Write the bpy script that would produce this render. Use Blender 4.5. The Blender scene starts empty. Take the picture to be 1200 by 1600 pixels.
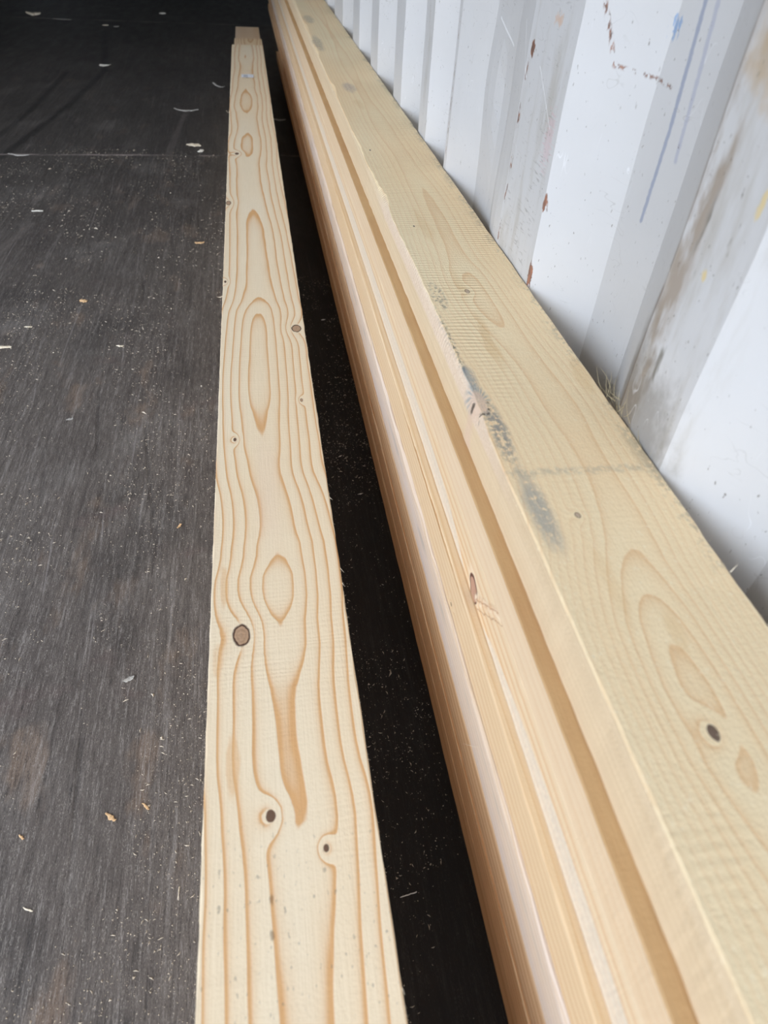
import bpy, bmesh, math, random
from mathutils import Matrix, Vector, noise as mnoise

sc = bpy.context.scene
C = sc.collection

# ------------------------------------------------------------------ camera
CAM_H = 0.601                       # height above the container floor
cam_data = bpy.data.cameras.new('camera')
cam = bpy.data.objects.new('camera', cam_data)
C.objects.link(cam)
sc.camera = cam
def cam_axes():
    cx, cy = 600.0, 800.0
    VF, VV = (372.0, -190.0), (527.0, 1875.0)      # where lengthwise and vertical edges meet
    f = math.sqrt(-((VF[0]-cx)*(VV[0]-cx) + (VF[1]-cy)*(VV[1]-cy)))
    Y = Vector((VF[0]-cx, -(VF[1]-cy), -f)).normalized()
    Z = -Vector((VV[0]-cx, -(VV[1]-cy), -f)).normalized()
    X = Y.cross(Z).normalized()
    return f, Matrix((X, Y, Z))
f_px, Rw = cam_axes()
M4 = Rw.to_4x4(); M4.translation = (0, 0, CAM_H)
cam.matrix_world = M4
cam_data.sensor_fit = 'VERTICAL'
cam_data.sensor_height = 36.0
cam_data.lens = f_px*36.0/1600.0
cam_data.clip_start = 0.01
cam_data.clip_end = 200
cam_data.dof.use_dof = True
cam_data.dof.focus_distance = 0.72
cam_data.dof.aperture_fstop = 9.0

# ------------------------------------------------------------------ light
DOOR_Y = -2.1                      # near end of the container, behind the camera
SIDE_A, SIDE_B = -1.2, 1.7           # stretch of the left side that stands open (side doors)
END_OPEN = True
SKY_LOBE, SKY_BASE = 7.2, 0.15
world = bpy.data.worlds.new('world'); sc.world = world
world.use_nodes = True
wn = world.node_tree; wn.nodes.clear()
wo = wn.nodes.new('ShaderNodeOutputWorld'); wb = wn.nodes.new('ShaderNodeBackground')
wtc = wn.nodes.new('ShaderNodeTexCoord')
def wnode(op, a, b):
    n = wn.nodes.new('ShaderNodeMath'); n.operation = op
    for i, v in enumerate((a, b)):
        if isinstance(v, (int, float)): n.inputs[i].default_value = v
        else: wn.links.new(v, n.inputs[i])
    return n.outputs[0]
# a bright overcast sky, brightest high over the yard behind and left of the camera
dn = wn.nodes.new('ShaderNodeVectorMath'); dn.operation = 'DOT_PRODUCT'
wn.links.new(wtc.outputs['Generated'], dn.inputs[0]); dn.inputs[1].default_value = Vector((-0.45, -0.75, 0.9)).normalized()
lobe = wnode("POWER", wnode('MAXIMUM', dn.outputs['Value'], 0.0), 2.0)
wb.inputs[0].default_value = (0.84, 0.93, 1.06, 1)
wn.links.new(wnode('ADD', wnode('MULTIPLY', lobe, SKY_LOBE), SKY_BASE), wb.inputs[1])
wn.links.new(wb.outputs[0], wo.inputs[0])
sc.view_settings.view_transform = 'Standard'
sc.view_settings.look = 'None'
sc.view_settings.gamma = 1
sc.view_settings.use_curve_mapping = False
sc.view_settings.exposure = 0.0

random.seed(7)

# ------------------------------------------------------------------ node expressions
class E:
    __slots__ = ('g', 's')
    def __init__(s, g, sock): s.g = g; s.s = sock
    def _b(a, op, b, sw=False): return a.g.m(op, b, a) if sw else a.g.m(op, a, b)
    def __add__(a, b): return a._b('ADD', b)
    __radd__ = __add__
    def __sub__(a, b): return a._b('SUBTRACT', b)
    def __rsub__(a, b): return a._b('SUBTRACT', b, True)
    def __mul__(a, b): return a._b('MULTIPLY', b)
    __rmul__ = __mul__
    def __truediv__(a, b): return a._b('DIVIDE', b)
    def __rtruediv__(a, b): return a._b('DIVIDE', b, True)
    def __neg__(a): return a._b('MULTIPLY', -1.0)
class G:
    def __init__(s, name):
        s.mat = bpy.data.materials.new(name); s.mat.use_nodes = True
        s.t = s.mat.node_tree; s.t.nodes.clear()
        s.out = s.t.nodes.new('ShaderNodeOutputMaterial')
        s.bsdf = s.t.nodes.new('ShaderNodeBsdfPrincipled')
        s.t.links.new(s.bsdf.outputs[0], s.out.inputs[0])
        tc = s.t.nodes.new('ShaderNodeTexCoord')
        s.co = tc.outputs['Object']
        sp = s.t.nodes.new('ShaderNodeSeparateXYZ'); s.t.links.new(s.co, sp.inputs[0])
        s.x, s.y, s.z = (E(s, sp.outputs[i]) for i in range(3))
    def put(s, sock, v):
        if isinstance(v, E): s.t.links.new(v.s, sock)
        elif isinstance(v, bpy.types.NodeSocket): s.t.links.new(v, sock)
        elif isinstance(v, (tuple, list)): sock.default_value = (*v, 1) if len(v) == 3 and len(sock.default_value) == 4 else v
        else: sock.default_value = v
    def m(s, op, *a, clamp=False):
        n = s.t.nodes.new('ShaderNodeMath'); n.operation = op; n.use_clamp = clamp
        for i, v in enumerate(a): s.put(n.inputs[i], v)
        return E(s, n.outputs[0])
    def sqrt(s, a): return s.m('SQRT', a)
    def abs(s, a): return s.m('ABSOLUTE', a)
    def min(s, a, b): return s.m('MINIMUM', a, b)
    def max(s, a, b): return s.m('MAXIMUM', a, b)
    def frac(s, a): return s.m('FRACT', a)
    def floor(s, a): return s.m('FLOOR', a)
    def sin(s, a): return s.m('SINE', a)
    def clamp(s, a): return s.m('ADD', a, 0.0, clamp=True)
    def pow(s, a, b): return s.m('POWER', s.max(a, 0.0), b)
    def exp(s, a): return s.m('EXPONENT', a)
    def ss(s, a, lo, hi):                       # smoothstep from lo to hi
        n = s.t.nodes.new('ShaderNodeMapRange'); n.interpolation_type = 'SMOOTHSTEP'
        s.put(n.inputs[0], a)
        if lo <= hi: s.put(n.inputs[1], lo); s.put(n.inputs[2], hi); n.inputs[3].default_value = 0; n.inputs[4].default_value = 1
        else: s.put(n.inputs[1], hi); s.put(n.inputs[2], lo); n.inputs[3].default_value = 1; n.inputs[4].default_value = 0
        return E(s, n.outputs[0])
    def vec(s, x, y, z):
        n = s.t.nodes.new('ShaderNodeCombineXYZ')
        for i, v in enumerate((x, y, z)): s.put(n.inputs[i], v)
        return n.outputs[0]
    def noise(s, sx, sy, sz, detail=2.0, rough=0.5, seed=0.0):   # centred noise, about -0.5..0.5
        n = s.t.nodes.new('ShaderNodeTexNoise')
        n.inputs['Scale'].default_value = 1.0; n.inputs['Detail'].default_value = detail; n.inputs['Roughness'].default_value = rough
        s.t.links.new(s.vec(s.x*sx + seed, s.y*sy + seed*1.7, s.z*sz + seed*0.6), n.inputs['Vector'])
        return E(s, n.outputs['Fac']) - 0.5
    def curve(s, a, pts, lo, hi):               # piecewise smooth curve a -> value
        n = s.t.nodes.new('ShaderNodeFloatCurve')
        x0, x1 = pts[0][0], pts[-1][0]
        c = n.mapping.curves[0]
        while len(c.points) < len(pts): c.points.new(0.5, 0.5)
        for p, (px, py) in zip(c.points, pts): p.location = ((px-x0)/(x1-x0), (py-lo)/(hi-lo))
        n.mapping.update()
        s.put(n.inputs['Value'], s.clamp((a - x0)*(1.0/(x1-x0))))
        return E(s, n.outputs[0])*(hi-lo) + lo
    def mix(s, f, a, b):
        n = s.t.nodes.new('ShaderNodeMix'); n.data_type = 'RGBA'
        s.put(n.inputs[0], f); s.put(n.inputs[6], a); s.put(n.inputs[7], b)
        return n.outputs[2]
    def mul(s, f, a, b):
        n = s.t.nodes.new('ShaderNodeMix'); n.data_type = 'RGBA'; n.blend_type = 'MULTIPLY'
        s.put(n.inputs[0], f); s.put(n.inputs[6], a); s.put(n.inputs[7], b)
        return n.outputs[2]
    def bump(s, h, strength, dist):
        n = s.t.nodes.new('ShaderNodeBump'); n.inputs['Strength'].default_value = strength; n.inputs['Distance'].default_value = dist
        s.put(n.inputs['Height'], h); s.t.links.new(n.outputs[0], s.bsdf.inputs['Normal'])
    def seg(s, u, v, a, b, w, soft=1.6, jit=None):   # mask of a stroke from a to b in the (u, v) plane
        dx, dy = b[0]-a[0], b[1]-a[1]; L2 = dx*dx+dy*dy
        t = s.clamp(((u-a[0])*dx + (v-a[1])*dy)*(1.0/L2))
        ex = u - a[0] - t*dx; ey = v - a[1] - t*dy
        d = s.sqrt(ex*ex + ey*ey)
        if jit is not None: d = d + jit
        return s.ss(d, w*soft, w*0.5)
    def blob(s, u, v, c, ru, rv, jit=None, soft=0.35):
        ex = (u-c[0])*(1.0/ru); ey = (v-c[1])*(1.0/rv)
        d = s.sqrt(ex*ex+ey*ey)
        if jit is not None: d = d + jit
        return s.ss(d, 1.0+soft, 1.0-soft)
    def done(s, col, rough=0.6, spec=0.5):
        s.put(s.bsdf.inputs['Base Color'], col); s.put(s.bsdf.inputs['Roughness'], rough)
        s.put(s.bsdf.inputs['Specular IOR Level'], spec)
        return s.mat

def srgb(r, g, b):
    f = lambda c: (c/255/12.92) if c/255 <= 0.04045 else ((c/255+0.055)/1.055)**2.4
    return (f(r), f(g), f(b))

# ------------------------------------------------------------------ wood
def wood(name, F=None, pith=(0.0, -0.05), ring=0.0045, wob=0.35, base=(238, 217, 184), late=(216, 172, 122),
         knots=(), seed=0.0, contrast=1.0, sawn=0.4, extra=None, rough=0.62, sharp=2.2, tint_amt=0.5, kcol=(200, 158, 122)):
    """Growth rings of one sawn timber. knots: (x, y, z, radius_x, radius_y, style) in the timber's own frame."""
    g = G(name)
    x, y, z = g.x, g.y, g.z
    if F is None:
        wav = g.noise(3.0, 1.1, 3.0, 2, 0.5, seed)*wob*0.02
        px = x - pith[0] + wav
        pz = z - pith[1] + g.noise(2.0, 1.7, 2.0, 2, 0.5, seed+9)*wob*0.05
        Fv = g.sqrt(px*px + pz*pz)*(1.0/ring)
    else:
        Fv = F(g)
    Fv = Fv + g.noise(70, 9, 70, 2, 0.5, seed+3)*0.34 + g.noise(22, 3.5, 22, 1, 0.5, seed+5)*0.45
    halo = None; kmask = None; kdark = None
    for (kx, ky, kz, rx, ry, st) in knots:
        if kz is None:
            u, v, uc, vc = x, y, kx, ky
        else:
            u, v, uc, vc = z, y, kz, ky
        ex = (u-uc)*(1.0/rx); ey = (v-vc)*(1.0/ry)
        r = g.sqrt(ex*ex + ey*ey) + g.noise(260, 200, 260, 1, 0.5, seed+kx*90)*0.35
        # rings part around the knot
        Fv = Fv + g.exp(r*r*-0.12)*1.6*(1 if st != 'r' else 0.7)
        h = g.ss(r, 2.1, 1.0); k = g.ss(r, 1.08, 0.94)
        rim = g.ss(g.abs(r-1.0), 0.20, 0.04)
        if st == 'd': core = k*0.85
        elif st == 'w': core = rim*g.ss(g.noise(700, 500, 0, 2, 0.6, 77), 0.05, 0.15)*0.75
        elif st == 'r': core = rim*0.75 + k*0.28 + k*g.pow(g.sin(r*14.0)*0.5+0.5, 2.0)*0.14
        else: core = rim*0.35 + k*0.15
        halo = h if halo is None else g.max(halo, h)
        kmask = k if kmask is None else g.max(kmask, k)
        kdark = core if kdark is None else g.max(kdark, core)
    fr = g.frac(Fv)
    idx = g.floor(Fv)
    rv = g.sin(idx*12.9898 + seed*3.1)*0.5 + 0.5
    lw = g.pow(fr, sharp + 0.0)*g.ss(fr, 1.0, 0.93)*(0.55 + rv*0.6)
    lw2 = g.clamp(lw*contrast + g.ss(fr, 0.75, 0.93)*g.ss(fr, 1.0, 0.95)*0.35*contrast*(0.4+rv))
    if halo is not None: lw2 = lw2*(1 - halo*0.75)
    tint = g.noise(11, 1.6, 11, 3, 0.55, seed+20)
    fib = g.noise(900, 22, 900, 2, 0.6, seed+31)
    b = srgb(*base); l = srgb(*late)
    warm = tuple(v*k for v, k in zip(b, (0.97, 0.89, 0.78))); pale = tuple(min(v*k, 0.88) for v, k in zip(b, (1.02, 1.04, 1.12)))
    col = g.mix(g.clamp(tint*2.2*tint_amt + 0.5), warm, pale)
    col = g.mix(lw2, col, l)
    col = g.mul(g.clamp(fib*1.3 + 0.35)*0.5, col, (0.87, 0.83, 0.78))
    if kmask is not None:
        col = g.mix(kmask*0.8, col, srgb(*kcol))
        col = g.mix(g.clamp(kdark), col, srgb(74, 48, 38))
    rg = g.clamp(rough + fib*0.15)
    ht = g.noise(500, 500, 500, 2, 0.6, seed+41)*0.6 + fib*0.7 - lw2*0.2
    if sawn > 0:
        sw = g.sin(y*1500.0 + g.noise(14, 60, 14, 2, 0.5, seed+50)*18.0)*g.ss(g.noise(9, 7, 9, 2, 0.5, seed+55), -0.1, 0.15)
        ht = ht + sw*sawn*0.6
        col = g.mul(g.clamp(sw*0.5+0.5)*sawn*0.28, col, (0.86, 0.81, 0.74))
    if extra: col, ht = extra(g, col, ht)
    g.bump(ht, 0.5, 0.0006)
    return g.done(col, rg, 0.35)

# ------------------------------------------------------------------ mesh helpers
def link(name, me, mat, parent=None):
    o = bpy.data.objects.new(name, me); C.objects.link(o)
    if mat: me.materials.append(mat)
    if parent: o.parent = parent
    return o
def tag(o, label=None, cat=None, group=None, kind=None):
    if label: o['label'] = label
    if cat: o['category'] = cat
    if group: o['group'] = group
    if kind: o['kind'] = kind
    return o
def pydata(name, vs, fs, mat, parent=None, smooth=False):
    me = bpy.data.meshes.new(name); me.from_pydata(vs, [], fs); me.validate()
    bm = bmesh.new(); bm.from_mesh(me); bmesh.ops.recalc_face_normals(bm, faces=bm.faces); bm.to_mesh(me); bm.free()
    if smooth:
        for p in me.polygons: p.use_smooth = True
    return link(name, me, mat, parent)
def interp(pts, t):
    if t <= pts[0][0]: return pts[0][1]
    for (a, va), (b, vb) in zip(pts, pts[1:]):
        if t <= b:
            k = (t-a)/(b-a); k = k*k*(3-2*k); return va+(vb-va)*k
    return pts[-1][1]

def timber(name, x0, x1, z0, z1, y0, y1, mat, label, group=None, step=0.012, wane=None, ch=0.0012, seed=0, jit=0.0005, bow=0.0, cat='timber'):
    """A sawn timber: octagonal section, every arris slightly worn; wane(y) -> extra size of the top-left arris."""
    xc = (x0+x1)/2; zc = (z0+z1)/2; hw = (x1-x0)/2; hh = (z1-z0)/2
    n = max(2, int((y1-y0)/step)); vs = []; fs = []
    rows = []
    for i in range(n+1):
        y = y0 + (y1-y0)*i/n
        def N(k, fq=60): return mnoise.noise(Vector((y*fq, seed*7.3+k*3.1, k)))*jit*2
        def CH(k): return max(0.0003, ch*(1+0.6*mnoise.noise(Vector((y*40, seed*3.7+k, 1.5)))))
        wx, wz = (wane(y) if wane else (0, 0))
        bx = bow*math.sin(math.pi*(y-y0)/(y1-y0))
        c = [CH(k) for k in range(4)]                # worn arrises
        e = [N(k) for k in range(8)]
        ring = [(-hw+c[0]*.8+wx, hh), (hw-c[1], hh), (hw, hh-c[1]), (hw, -hh+c[2]), (hw-c[2], -hh), (-hw+c[3], -hh), (-hw, -hh+c[3]), (-hw, hh-c[0]-wz)]
        # one more point keeps the waney arris rounded
        mx = (ring[7][0]+ring[0][0])/2 - (wx*0.16); mz = (ring[7][1]+ring[0][1])/2 + (wz*0.16)
        ring.append((mx, mz))
        for k, (a, b) in enumerate(ring):
            ee = e[k % 8]; s = -1 if a < 0 else 1
            vs.append((a+bx+ee*s*0.7, y, b - math.copysign(abs(ee)*0.3, b)))
    m = 9
    for i in range(n):
        for k in range(m):
            a = i*m+k; b = i*m+(k+1) % m
            fs.append((a, b, b+m, a+m))
    fs.append(tuple(range(m))); fs.append(tuple(n*m+k for k in range(m)))
    o = pydata(name, vs, fs, mat)
    o.location = (xc, 0, zc)
    tag(o, label, cat, group)
    return o

# ------------------------------------------------------------------ container shell
WX = 0.2368                       # inner face of the right wall's protruding ribs
def wall_profile():
    W = WX; R = 0.036
    pts = []
    # regular corrugation behind the camera
    y = 0.287 - 0.278*4
    while y < 0.2:
        pts += [(y, W), (y+0.066, W), (y+0.134, W+R), (y+0.206, W+R)]
        y += 0.278
    pts += [(0.287, W), (0.350, W), (0.422, W+R), (0.489, W+R), (0.556, W), (0.657, W),
            (0.722, W+0.012), (0.815, W+0.018), (0.893, W), (0.905, W), (0.935, W+0.026), (0.968, W+R), (1.026, W), (1.077, W),
            (1.12, W+R), (1.165, W+R), (1.225, W), (1.300, W), (1.362, W+R), (1.418, W+R), (1.482, W), (1.565, W),
            (1.625, W+R), (1.683, W+R), (1.746, W), (1.857, W), (1.925, W+R), (1.99, W+R), (2.062, W), (2.262, W)]
    y = 2.262
    while y < 8.8:
        pts += [(y+0.068, W+R), (y+0.138, W+R), (y+0.206, W), (y+0.278, W)]
        y += 0.278
    return pts
def dents(y, z):                   # the sheet is dented: small pushes in and out
    d = 0.0
    d += 0.007*math.exp(-((y-0.735)/0.03)**2 - ((z-0.45)/0.045)**2)
    d -= 0.004*math.exp(-((y-0.69)/0.03)**2 - ((z-0.36)/0.05)**2)
    d += 0.0012*mnoise.noise(Vector((y*9, z*9, 3.3)))
    return d
def edge_shift(y, z):
    if 0.6 < y < 0.95: return 0.018*math.exp(-((z-0.455)/0.05)**2)*math.exp(-((y-0.76)/0.07)**2)
    return 0.0016*mnoise.noise(Vector((z*14, y*5, 8.8)))
def build_corrugated(name, prof, mat, x_of, H=2.39, dent=True):
    # refine profile
    P = [prof[0]]
    for a, b in zip(prof, prof[1:]):
        L = math.hypot(b[0]-a[0], b[1]-a[1]); n = max(1, int(L/0.02)) if dent and a[0] < 1.3 else 1
        for i in range(1, n+1): P.append((a[0]+(b[0]-a[0])*i/n, a[1]+(b[1]-a[1])*i/n))
    zs = [i*0.02 for i in range(0, 46)] + [1.0, 1.4, 1.9, H] if dent else [0, H]
    vs = []; fs = []
    for (y, x) in P:
        for zz in zs:
            yy, xx = y, x
            if dent and zz < 0.95: yy += edge_shift(y, zz); xx += dents(y, zz)
            vs.append((x_of(xx), yy, zz))
    m = len(zs)
    for i in range(len(P)-1):
        for k in range(m-1): fs.append((i*m+k, i*m+k+1, (i+1)*m+k+1, (i+1)*m+k))
    me = bpy.data.meshes.new(name); me.from_pydata(vs, [], fs)
    o = link(name, me, mat); o['kind'] = 'structure'
    return o

def wall_material():
    g = G('painted_steel')
    y, z = g.y, g.z
    n1 = g.noise(6, 6, 6, 4, 0.6, 1); n2 = g.noise(60, 60, 22, 4, 0.65, 2); n3 = g.noise(300, 300, 120, 3, 0.6, 4)
    col = g.mix(g.clamp(n1*1.6+0.5), srgb(209, 208, 208), srgb(200, 198, 196))
    # rubbed ribs: grey grime in vertical smears, strongest on the two near ribs
    def band(a, b, s=0.012): return g.ss(y, a-s, a+s)*g.ss(y, b+s, b-s)
    rib = g.max(band(0.275, 0.36), g.max(band(0.562, 0.655), band(1.03, 1.07)))
    grime = g.ss(g.noise(30, 40, 9, 4, 0.65, 12), -0.02, 0.22)*rib
    col = g.mix(grime*0.6, col, srgb(176, 170, 160))
    # brown dirt along the shoulder of the nearest rib
    j = g.noise(90, 90, 30, 3, 0.6, 21)
    bd = g.ss(g.abs(y-0.343+j*0.02), 0.017, 0.004)*g.ss(j+g.noise(20, 20, 14, 2, 0.5, 23), -0.18, 0.1)
    bd = bd*g.ss(z, 0.62, 0.5)
    col = g.mix(bd*0.75, col, srgb(150, 132, 112))
    bd2 = g.ss(g.abs(y-0.330+j*0.02), 0.008, 0.002)*g.ss(g.noise(50, 50, 18, 3, 0.6, 24), 0.03, 0.12)*g.ss(g.abs(z-0.43), 0.09, 0.04)
    col = g.mix(bd2*0.85, col, srgb(110, 104, 92))
    lo = g.blob(y, z, (0.322, 0.350), 0.030, 0.035, g.noise(80, 90, 60, 3, 0.6, 25)*1.5, 0.6)
    col = g.mix(lo*0.65, col, srgb(120, 114, 106))
    lo2 = g.blob(y, z, (0.352, 0.352), 0.014, 0.06, g.noise(80, 90, 60, 3, 0.6, 25)*1.2, 0.6)
    col = g.mix(lo2*0.7, col, srgb(118, 110, 100))
    yb = g.blob(y, z, (0.325, 0.572), 0.022, 0.030, g.noise(60, 60, 60, 3, 0.6, 26)*2.0, 0.5)
    col = g.mix(yb*0.6, col, srgb(188, 160, 120))
    # rubbed line where the far side of the shoulder meets the flat
    rl = g.ss(g.abs(y-0.352+j*0.006), 0.0022, 0.0006)*g.ss(g.noise(60, 60, 30, 2, 0.5, 27), -0.16, 0.0)
    col = g.mix(rl*0.6, col, srgb(112, 88, 70))
    # rust chips along the second rib's far arris and seam
    rn = g.noise(150, 150, 70, 3, 0.7, 31)
    rust = g.ss(g.abs(y-0.655+rn*0.012), 0.0035, 0.0010)*g.ss(rn+g.noise(14, 14, 22, 1, 0.5, 33)*0.9, 0.0, 0.12)
    rust = g.max(rust, g.seg(y, z, (0.566, 0.598), (0.523, 0.518), 0.0022, 1.5, rn*0.012)*g.ss(rn, -0.02, 0.06))
    rust = g.max(rust, g.seg(y, z, (0.523, 0.518), (0.470, 0.515), 0.0018, 1.5, rn*0.010)*g.ss(rn, 0.0, 0.07)*0.9)
    rust = g.max(rust, g.blob(y, z, (0.555, 0.415), 0.0030, 0.0085, rn*3.2, 0.2))
    rust = g.max(rust, g.blob(y, z, (0.646, 0.508), 0.0030, 0.0045, rn*5.0, 0.2))
    rust = g.max(rust, g.blob(y, z, (0.556, 0.352), 0.0018, 0.012, rn*6.0, 0.2))
    rust = g.max(rust, g.ss(g.abs(y-0.9+rn*0.004), 0.0022, 0.0006)*g.ss(rn, 0.02, 0.1)*0.7)
    col = g.mix(g.clamp(rust*0.9), col, g.mix(g.clamp(n3*3+0.5), srgb(74, 50, 40), srgb(158, 96, 58)))
    rs = g.blob(y, z, (0.60, 0.535), 0.006, 0.004, rn*5.0, 0.4)
    col = g.mix(rs*0.45, col, srgb(214, 150, 80))
    # blue marker strokes down the recessed flat
    mj = g.noise(260, 260, 260, 2, 0.5, 40)*0.0022
    blue = g.max(g.seg(y, z, (0.4612, 0.5652), (0.4557, 0.4945), 0.0024, 1.3, mj), g.seg(y, z, (0.4557, 0.4945), (0.4566, 0.4350), 0.0022, 1.3, mj))
    b2 = g.max(g.seg(y, z, (0.4475, 0.5662), (0.4415, 0.5200), 0.0024, 1.3, mj), g.seg(y, z, (0.4415, 0.5200), (0.4375, 0.4800), 0.0020, 1.4, mj))
    col = g.mix(blue*0.75, col, srgb(142, 150, 172)); col = g.mix(b2*0.42, col, srgb(146, 152, 180))
    bl = g.blob(y, z, (0.487, 0.545), 0.0040, 0.005, n3*6, 0.3)
    col = g.mix(bl*0.7, col, srgb(110, 150, 196))
    bl2 = g.blob(y, z, (0.51, 0.60), 0.016, 0.008, n3*5, 0.4)
    col = g.mix(bl2*0.4, col, srgb(160, 196, 214))
    pk = g.blob(y, z, (0.573, 0.455), 0.008, 0.018, g.noise(80, 80, 900, 1, 0.5, 44)*4.0, 0.2)
    col = g.mix(pk*0.22, col, srgb(214, 150, 160))
    # small nicks, scuffs and scratches everywhere
    nick = g.ss(g.noise(420, 420, 190, 2, 0.55, 50), 0.20, 0.25)
    nick2 = g.ss(g.noise(130, 130, 45, 3, 0.7, 52), 0.19, 0.25)
    col = g.mix(g.clamp(nick*0.75), col, srgb(116, 108, 100)); col = g.mix(nick2*0.45, col, srgb(140, 134, 126))
    # hairline scratches: thin contours of a stretched noise
    for sd, (a, b), amt, c in ((60, (18, 60), 0.35, srgb(150, 146, 140)), (63, (45, 16), 0.40, srgb(242, 242, 244)), (66, (30, 30), 0.3, srgb(160, 156, 150))):
        q = g.noise(8, a, b, 2, 0.6, sd)
        ln = g.ss(g.abs(q-0.03), 0.006, 0.001)*g.ss(g.noise(22, 22, 22, 2, 0.5, sd+1), 0.08, 0.18)
        col = g.mix(ln*amt, col, c)
    # fine horizontal scuffs on the second rib
    sc1 = g.ss(g.noise(200, 60, 520, 2, 0.6, 70), 0.08, 0.2)*band(0.57, 0.65)*g.ss(g.noise(20, 20, 14, 2, 0.5, 71), -0.02, 0.12)
    col = g.mix(sc1*0.5, col, srgb(136, 132, 128))
    for a, b, w in (((0.651, 0.487), (0.690, 0.523), 0.0011), ((0.622, 0.500), (0.575, 0.465), 0.0007), ((0.80, 0.512), (0.74, 0.497), 0.0016)):
        col = g.mix(g.seg(y, z, a, b, w*0.6, 1.6, n2*0.0012)*0.65, col, srgb(246, 246, 246))
    ys = g.max(g.blob(y, z, (0.296, 0.50), 0.002, 0.007, n3*2), g.blob(y, z, (0.318, 0.455), 0.002, 0.003, n3*3))
    col = g.mix(ys*0.6, col, srgb(226, 196, 110))
    far = g.ss(g.noise(110, 110, 40, 3, 0.7, 80), 0.2, 0.28)*g.ss(y, 0.9, 1.1)
    col = g.mix(far*0.5, col, srgb(120, 114, 108))
    g.bump(n1*2.0+n2*0.5+n3*0.2-rust*0.6, 0.35, 0.0015)
    return g.done(col, 0.5, 0.4)
steel = wall_material()
wall = build_corrugated('wall_right', wall_profile(), steel, lambda x: x)
g = G('plain_painted_steel')
plain_steel = g.done(g.mix(g.clamp(g.noise(3, 3, 3, 3, 0.6, 5)*2+0.5), srgb(226, 226, 226), srgb(212, 211, 208)), 0.55, 0.3)
WL = -(2.35 - WX)
regular = []
yy = SIDE_B
while yy < 8.8:
    regular += [(yy, 0), (yy+0.07, 0), (yy+0.138, 0.036), (yy+0.208, 0.036)]; yy += 0.278
build_corrugated('wall_left', regular, plain_steel, lambda x: WL - x, dent=False)
END_Y = 9.0
def slab(name, a, b, mat, kind='structure'):
    (x0, y0, z0), (x1, y1, z1) = a, b
    vs = [(x, y, z) for x in (x0, x1) for y in (y0, y1) for z in (z0, z1)]
    fs = [(0, 1, 3, 2), (4, 6, 7, 5), (0, 4, 5, 1), (2, 3, 7, 6), (0, 2, 6, 4), (1, 5, 7, 3)]
    o = pydata(name, vs, fs, mat); o['kind'] = kind
    return o
slab('ceiling', (WL-0.05, DOOR_Y, 2.39), (WX+0.05, END_Y+0.05, 2.44), plain_steel)
if not END_OPEN: slab('wall_front', (WL-0.05, DOOR_Y-0.05, 0), (WX+0.05, DOOR_Y, 2.39), plain_steel)
slab('trim_1', (WL-0.05, SIDE_A, 2.27), (WL, SIDE_B, 2.39), plain_steel)
slab('wall_back', (WL-0.05, END_Y, 0), (WX+0.05, END_Y+0.05, 2.39), plain_steel)

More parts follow.
